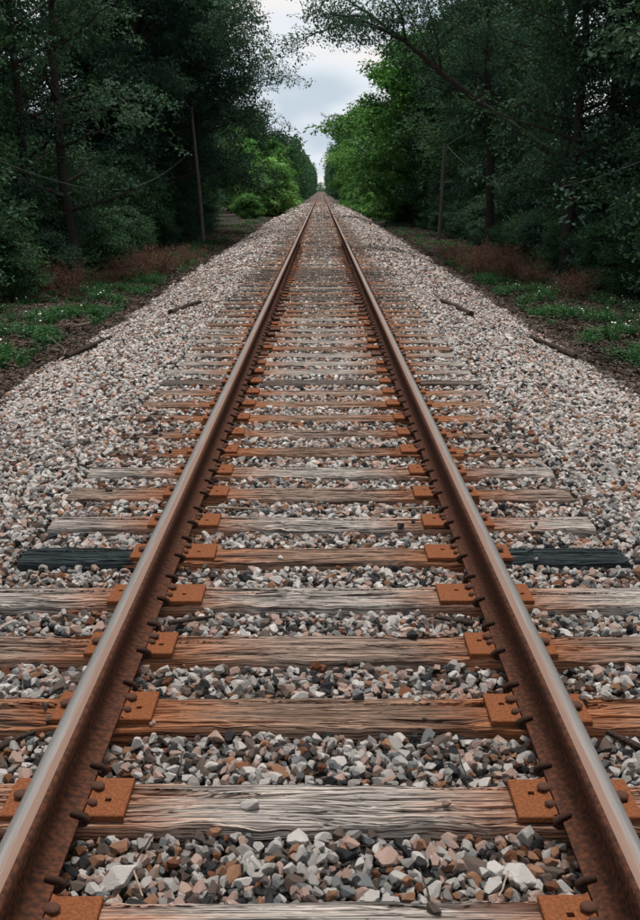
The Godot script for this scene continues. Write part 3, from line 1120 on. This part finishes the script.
func spray_mesh(r: RandomNumberGenerator, leaves: int, reach: float, leaf: float) -> ArrayMesh:
	var g := Geo.new()
	for k in leaves:
		var t := float(k + 0.5) / leaves
		var c := Vector3(t * reach - reach * 0.5, -0.12 * reach * t * t, 0)
		var s := 1.0 if k % 2 == 0 else -1.0
		c += Vector3(r.randf_range(-0.06, 0.06), r.randf_range(-0.12, 0.12), s * r.randf_range(0.02, 0.34)) * reach
		var out := Vector3(r.randf_range(0.1, 1.0), r.randf_range(-0.9, 0.25), s * r.randf_range(0.2, 1.0)).normalized() * leaf * r.randf_range(0.75, 1.2)
		var up := Vector3(r.randf_range(-0.7, 0.7), 1.0, r.randf_range(-0.7, 0.7)).normalized()
		var side := out.cross(up).normalized() * out.length() * 0.3
		var lift := side.cross(out).normalized() * out.length() * 0.12
		if lift.y < 0: lift = -lift
		var m := c + out * 0.45
		g.face(c, m - side + lift, c + out)
		g.face(c, c + out, m + side + lift)
	return g.mesh()

# A tree as [trunk mesh, crown places, crown tints]; low: height of the lowest limb; spread: reach of the limbs.
func grow(r: RandomNumberGenerator, height: float, low: float, spread: float, limbs: int, per: int, girth: float, drawn_limbs: bool, tint_var := 0.25, lean := Vector3.ZERO, extra: Array = []) -> Array:
	var g := Geo.new()
	var places := []
	var tints := []
	var spine := []
	var rad := []
	var bend := Vector3(r.randf_range(-0.5, 0.5), 0, r.randf_range(-0.5, 0.5))
	for k in 9:
		var t := k / 8.0
		spine.append(Vector3(0, -0.25 + (height * 0.93 + 0.25) * t, 0) + (bend * sin(t * 3.0) + lean * t * t) * height * 0.05 + Vector3(r.randf_range(-0.06, 0.06), 0, r.randf_range(-0.06, 0.06)))
		rad.append(girth * (1.0 - 0.85 * t) * (1.35 if k == 0 else 1.0) + 0.015)
	g.tube(spine, rad, 10, true, 0.05, r)
	var ends := []
	for k in limbs:
		var t := lerpf(low / height, 0.97, pow((k + r.randf()) / limbs, 0.9))
		var i := clampi(int(t * 8.0), 0, 7)
		var from: Vector3 = spine[i].lerp(spine[i + 1], t * 8.0 - i)
		var az := k * 2.4 + r.randf_range(-0.5, 0.5)
		var prof := sin(PI * clampf(0.22 + 0.78 * (t - low / height) / (1.0 - low / height), 0.0, 1.0)) * 0.75 + 0.25
		var length := spread * prof * r.randf_range(0.75, 1.15)
		var rise := lerpf(0.15, 0.95, t) * length * r.randf_range(0.5, 1.1)
		var to := from + Vector3(cos(az) * length, rise, sin(az) * length)
		var pts := crooked(r, from, to, 5, length * 0.05)
		var lr: float = rad[i] * 0.42 + 0.01
		if drawn_limbs:
			g.tube(pts, [lr, lr * 0.8, lr * 0.62, lr * 0.45, lr * 0.3, lr * 0.15], 5, false)
		ends.append([pts, length, lr])
	for q in extra:
		if drawn_limbs:
			g.tube(q[0], q[3], 7, false)
		ends.append([q[0], q[1], q[2]])
	for q in ends:
		var pts: Array = q[0]
		var length: float = q[1]
		for b in 5:
			var f := r.randf_range(0.3, 1.0)
			var i := mini(int(f * 5.0), 4)
			var o: Vector3 = pts[i].lerp(pts[i + 1], f * 5.0 - i)
			var out := Vector3(r.randfn(), r.randfn() * 0.45 + 0.15, r.randfn()).normalized() * length * r.randf_range(0.2, 0.42)
			if drawn_limbs and b < 3:
				g.tube([o, o + out * 0.5 + Vector3(0, 0.05, 0), o + out], [q[2] * 0.3, q[2] * 0.22, 0.008], 4, false)
			var shade := 1.0 + r.randf_range(-tint_var, tint_var)
			var count := int(per / 5.0 * r.randf_range(0.7, 1.3))
			var wide := minf(0.12 * length + 0.14, 0.5)
			for l in count:
				var p := o + out * r.randf_range(0.1, 1.1) + Vector3(clampf(r.randfn(), -1.5, 1.5) * wide, clampf(r.randfn(), -1.5, 1.5) * wide * 0.6, clampf(r.randfn(), -1.5, 1.5) * wide)
				if p.y < 0.25: continue
				var s := r.randf_range(0.75, 1.25)
				places.append(Transform3D(Basis.from_euler(Vector3(r.randf_range(-0.6, 0.6), r.randf() * TAU, r.randf_range(-0.9, 0.4))).scaled(Vector3.ONE * s), p))
				var v := shade * r.randf_range(0.78, 1.22)
				tints.append(Color(v * r.randf_range(0.9, 1.15), v, v * r.randf_range(0.85, 1.1)))
	return [g.mesh(), places, tints]

func plant(called: String, made: Array, spray: int, mat: int, at: Vector3, label: String, category: String, group := "") -> Node3D:
	var o := base(called, at, label, category, group)
	part("trunk" if category == "tree" else "stems", made[0], bark_mat, o)
	scatter("crown" if category == "tree" else "foliage", sprays[spray], leaf_mats[mat], made[1], made[2], o).set_meta("kind", "stuff")
	return o

func again(source: Node3D, called: String, at: Vector3, turn: float, size: Vector3, mat: int, label: String, category: String, group := "") -> Node3D:
	var o := source.duplicate() as Node3D
	o.name = numbered(called)
	add_child(o)
	o.position = at
	o.rotation.y = turn
	o.scale = size
	(o.get_child(1) as MultiMeshInstance3D).material_override = leaf_mats[mat]
	tag(o, label, category, group)
	return o

func make_woods() -> void:
	var r := RandomNumberGenerator.new()
	r.seed = 777
	bark_mat = stuff_material("dark damp bark", noise_texture(0.03, lin(0.022, 0.019, 0.016), lin(0.085, 0.072, 0.06), 0.5, 5, FastNoiseLite.TYPE_SIMPLEX_SMOOTH, 61), 1.5, 0.95, height_texture(0.06, 4, 62), 2.0)
	sprays = [spray_mesh(r, 18, 0.5, 0.115), spray_mesh(r, 20, 0.75, 0.2), spray_mesh(r, 22, 1.3, 0.36), spray_mesh(r, 16, 0.42, 0.085)]
	for c in [Color(0.040, 0.082, 0.052), Color(0.046, 0.10, 0.052), Color(0.095, 0.215, 0.065), Color(0.15, 0.31, 0.09), Color(0.042, 0.085, 0.060), Color(0.16, 0.31, 0.10)]:  # paler greens hold the haze and sky light of the farther trees
		var m := StandardMaterial3D.new()
		m.resource_name = "leaves"
		m.vertex_color_use_as_albedo = true
		m.albedo_color = c.linear_to_srgb()
		m.roughness = 0.7
		m.metallic_specular = 0.22
		m.backlight_enabled = true
		m.backlight = lin(0.38, 0.45, 0.22)
		leaf_mats.append(m)

	var wood_label := "dark leafy tree in the dense wood beside the track"
	var wood_group := "dark trees of the wood on both sides"
	var near := []                       # templates, planted at their first place
	var spots := []
	for sx in [-1.0, 1.0]:
		# two trunks that show near the picture's edges on both sides
		spots.append([on_level(320.0 + sx * 287.0, 276.0, -0.45), 12.0, true])
		spots.append([on_level(320.0 + sx * 242.0, 278.0, -0.45), 11.0, true])
		var d := 12.0
		while d < 66.0:
			for row in 3:
				var x := 8.9 + row * 4.4 + r.randf_range(-0.9, 1.1)
				var dd := d + r.randf_range(-1.3, 1.3)
				if x > 0.33 * dd + 6.0: continue
				if sx > 0 and row == 0 and absf(dd - 34.0) < 3.0: continue
				if dd > 14.0 and x / dd > 0.195 and x / dd < 0.31: continue      # a thin place where the sky shows between the trunks
				spots.append([Vector3(sx * x, 0, -dd), r.randf_range(10.0, 13.5), false])
			d += 4.4
	spots.sort_custom(func(p, q): return p[2] and not q[2])
	var thin_label := "slender dark trunk with thin leaves, sky showing through its crown"
	for k in spots.size():
		var at: Vector3 = spots[k][0]
		at.y = ground_y(at.x, -at.z) - 0.05
		if k < 4:
			var made := grow(r, 12.0, 1.6, 2.6, 22, 34, 0.13, true)
			plant("thin_tree", made, 0, 0, at, thin_label, "tree", "thin trees at the edge of the wood")
		elif k < 10:
			var made := grow(r, 12.0, 1.9 + 0.3 * (k % 3), 3.3, 26, 95, 0.15, true)
			near.append(plant("wood_tree", made, 0, 0, at, wood_label, "tree", wood_group))
		else:
			var s: float = spots[k][1] / 12.0
			again(near[r.randi() % 6], "wood_tree", at, r.randf() * TAU, Vector3(s * r.randf_range(0.9, 1.15), s, s * r.randf_range(0.9, 1.15)), [0, 0, 4, 1][r.randi() % 4], wood_label, "tree", wood_group)

	# understorey shrubs closing the wood below the crowns
	var shrub_label := "dark leafy shrub in the undergrowth below the trees"
	var shrub_group := "undergrowth shrubs at the edge of the wood"
	var shrubs := []
	for k in 4:
		var made := grow(r, 2.9, 0.25, 1.35, 15, 60, 0.035, true)
		shrubs.append(plant("undergrowth_shrub", made, 3, 0, Vector3((-1.0 if k % 2 == 0 else 1.0) * (8.2 + 0.4 * k), -0.45, -22.0 - k * 2.0), shrub_label, "shrub", shrub_group))
	for sx in [-1.0, 1.0]:
		var d := 15.0
		while d < 70.0:
			for row in 3:
				var x := 7.8 + row * 2.6 + r.randf_range(-0.6, 0.7)
				var dd := d + r.randf_range(-0.9, 0.9)
				if x > 0.33 * dd + 2.5: continue
				var s := r.randf_range(0.75, 1.25) * (1.0 + 0.22 * row)
				again(shrubs[r.randi() % 4], "undergrowth_shrub", Vector3(sx * x, ground_y(sx * x, dd) - 0.05, -dd), r.randf() * TAU, Vector3(s * 1.1, s, s * 1.1), [0, 4, 1, 0][r.randi() % 4], shrub_label, "shrub", shrub_group)
			d += 2.3

	for sx in [-1.0, 1.0]:
		for k in 26:
			var dd := 17.0 + k * 1.7 + r.randf_range(-0.7, 0.7)
			var x := r.randf_range(6.1, 7.4)
			if x > 0.33 * dd + 2.0: continue
			var s := r.randf_range(0.32, 0.6)
			again(shrubs[r.randi() % 4], "low_shrub", Vector3(sx * x, ground_y(sx * x, dd) - 0.05, -dd), r.randf() * TAU, Vector3(s * 1.3, s, s * 1.3), [0, 4, 1, 1][r.randi() % 4], "low leafy shrub just behind the verge grass", "shrub", "low shrubs behind the verge")

	# the tall tree whose crown leans towards the track on the one side
	var big := grow(r, 15.0, 2.6, 5.4, 46, 300, 0.22, true)
	plant("tall_tree", big, 0, 4, Vector3(-7.4, -0.5, -46.0), "tall dark tree whose crown spreads almost over the rails", "tree")
	again(get_node("tall_tree"), "tall_tree", Vector3(-8.4, -0.5, -55.0), 2.2, Vector3.ONE, 0, "tall dark tree behind the one spreading almost over the rails", "tree")

	# the tree with a long limb reaching over the track
	var limb := []
	var limb_r := []
	for q in [[560, 160], [480, 104], [440, 73], [405, 42], [372, 17], [338, -6]]:
		limb.append(at_distance(q[0], q[1], 34.0 + 0.3 * sin(q[0])) - Vector3(7.6, -0.5, -34.0))
	for k in 6: limb_r.append(lerpf(0.13, 0.02, k / 5.0))
	var side_a := [limb[3], limb[3] + Vector3(-0.7, 0.25, 0.7), limb[3] + Vector3(-1.3, 0.4, 1.2), limb[3] + Vector3(-1.9, 0.5, 1.6), limb[3] + Vector3(-2.2, 0.5, 1.9), limb[3] + Vector3(-2.6, 0.45, 2.2)]
	var side_b := [limb[4], limb[4] + Vector3(-0.6, 0.0, -0.8), limb[4] + Vector3(-1.2, -0.1, -1.5), limb[4] + Vector3(-1.8, -0.2, -2.0), limb[4] + Vector3(-2.2, -0.35, -2.4), limb[4] + Vector3(-2.6, -0.5, -2.8)]
	var thin := [0.05, 0.04, 0.03, 0.024, 0.016, 0.01]
	var extra := [[limb, 3.2, 0.05, limb_r], [side_a, 2.6, 0.035, thin], [side_b, 2.4, 0.03, thin]]
	for q in [[1, 455, -15, 0.6], [2, 425, -10, -0.8], [2, 400, 2, 0.9], [3, 385, -25, -0.5], [3, 350, 20, 0.5], [1, 490, -10, -1.0], [4, 330, 15, 0.4]]:
		var a: Vector3 = limb[q[0]]
		var b := at_distance(q[1], q[2], 34.0 + q[3]) - Vector3(7.6, -0.5, -34.0)
		var pts := crooked(r, a, b, 5, 0.09)
		extra.append([pts, 2.2, 0.03, thin])
	var over := grow(r, 13.0, 4.2, 3.6, 16, 95, 0.19, true, 0.2, Vector3.ZERO, extra)
	plant("leaning_tree", over, 3, 4, Vector3(7.6, -0.5, -34.0), "dark tree with a long bare limb reaching over the track", "tree")

	var upright := grow(r, 13.5, 3.6, 2.7, 26, 70, 0.16, true, 0.2, Vector3(-1.2, 0, 0))
	plant("leaning_tree", upright, 0, 4, Vector3(6.4, -0.5, -40.0), "slender dark tree leaning inwards behind the long reaching limb", "tree")

	# trees further along: fresh green leaves, colour lightened for haze and open sky light
	var mid := []
	for k in 3:
		mid.append(grow(r, 10.0, 1.2, 3.0, 26, 60, 0.13, true, 0.3))
	var rows := [
		# side x, distance, height, width, leaf, label
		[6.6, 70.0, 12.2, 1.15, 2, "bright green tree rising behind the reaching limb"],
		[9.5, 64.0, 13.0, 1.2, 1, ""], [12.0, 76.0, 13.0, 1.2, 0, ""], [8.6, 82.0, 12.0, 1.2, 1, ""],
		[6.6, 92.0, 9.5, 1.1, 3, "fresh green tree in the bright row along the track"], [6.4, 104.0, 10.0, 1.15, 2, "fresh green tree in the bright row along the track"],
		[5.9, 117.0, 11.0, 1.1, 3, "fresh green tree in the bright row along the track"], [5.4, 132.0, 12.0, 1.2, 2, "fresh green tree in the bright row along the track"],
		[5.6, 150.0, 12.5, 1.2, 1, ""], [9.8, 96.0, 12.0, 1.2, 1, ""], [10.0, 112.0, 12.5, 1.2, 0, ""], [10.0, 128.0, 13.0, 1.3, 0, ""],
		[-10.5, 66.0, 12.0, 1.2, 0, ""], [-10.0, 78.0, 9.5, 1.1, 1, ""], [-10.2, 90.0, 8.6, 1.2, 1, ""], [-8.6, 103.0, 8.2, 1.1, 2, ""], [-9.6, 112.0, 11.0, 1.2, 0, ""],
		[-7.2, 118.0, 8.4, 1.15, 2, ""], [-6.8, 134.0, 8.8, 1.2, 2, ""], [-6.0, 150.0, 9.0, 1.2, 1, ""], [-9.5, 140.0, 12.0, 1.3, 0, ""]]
	var seeds := []
	for k in rows.size():
		var q: Array = rows[k]
		var label: String = q[5] if q[5] else "mid-sized green tree further along the track edge"
		var group := "fresh green trees along the track" if q[5] and k != 0 else ("" if q[5] else "trees further along the track")
		var at := Vector3(q[0], ground_y(q[0], q[1]) - 0.05, -q[1])
		if k < 3:
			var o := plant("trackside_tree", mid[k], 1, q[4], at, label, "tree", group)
			o.scale = Vector3(q[2] / 10.0 * q[3], q[2] / 10.0, q[2] / 10.0 * q[3])
			seeds.append(o)
		else:
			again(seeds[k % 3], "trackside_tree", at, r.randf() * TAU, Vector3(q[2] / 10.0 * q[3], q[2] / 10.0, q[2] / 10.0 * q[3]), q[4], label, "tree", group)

	# bright bushes
	var bush := grow(r, 4.4, 0.3, 2.2, 36, 95, 0.04, true, 0.4)
	plant("bright_bush", bush, 1, 5, Vector3(-4.8, -0.55, -92.0), "large rounded bright green bush at the foot of the ballast", "bush")
	var seed_bush := get_node("bright_bush") as Node3D
	again(seed_bush, "bright_bush", Vector3(-5.6, -0.55, -83.0), 1.0, Vector3(0.45, 0.4, 0.45), 2, "small green bush in front of the large bright bush", "bush")
	again(seed_bush, "bright_bush", Vector3(-4.4, -0.55, -128.0), 2.0, Vector3(0.7, 0.7, 0.7), 3, "small green bush beyond the large bright bush", "bush")
	for q in [[5.9, 74.0, 0.75, 2], [5.5, 82.0, 0.8, 3], [5.2, 90.0, 0.75, 3], [5.0, 99.0, 0.8, 2], [4.7, 110.0, 0.75, 3], [4.5, 124.0, 0.8, 2], [4.4, 140.0, 0.9, 2]]:
		again(seed_bush, "bright_bush", Vector3(q[0], -0.55, -q[1]), r.randf() * TAU, Vector3(q[2], q[2] * 0.75, q[2]), q[3], "low bright green bush under the fresh green trees", "bush", "low bright bushes under the green trees")

	# the far wood closing round the track
	var places := []
	var tints := []
	for k in 9000:
		var d := 155.0 + 420.0 * pow(r.randf(), 1.4)
		var sx := -1.0 if r.randf() < 0.5 else 1.0
		var inner := lerpf(3.1, 1.9, (d - 155.0) / 420.0) + 0.5 * noise_a.get_noise_2d(d * 3.0, 20.0 * sx)
		var h := r.randf()
		var top := (9.5 if sx > 0 else 7.6) + 3.0 * noise_b.get_noise_2d(d * 2.5, 60.0 * sx) + d * 0.008
		var y := -0.5 + h * top
		var x := inner + 2.2 * absf(h - 0.55) * 2.0 * r.randf() + absf(r.randfn()) * 2.6
		places.append(Transform3D(Basis.from_euler(Vector3(r.randf_range(-0.6, 0.6), r.randf() * TAU, r.randf_range(-0.9, 0.4))).scaled(Vector3.ONE * r.randf_range(0.8, 1.5)), Vector3(sx * x, y, -d)))
		var v := r.randf_range(0.7, 1.3)
		tints.append(Color(v, v, v))
	for k in 700:                                   # low trees where the track ends from sight
		var v := r.randf_range(0.9, 1.6)
		places.append(Transform3D(Basis.from_euler(Vector3(r.randf_range(-0.6, 0.6), r.randf() * TAU, 0)).scaled(Vector3.ONE * 1.6), Vector3(r.randf_range(-20.0, 20.0), -0.5 + 6.5 * pow(r.randf(), 1.6), -r.randf_range(725.0, 760.0))))
		tints.append(Color(v, v, v))
	tag(scatter("distant_woodland", sprays[2], leaf_mats[1], places, tints, self), "far green woodland narrowing round the end of the track", "woodland", "", "stuff")
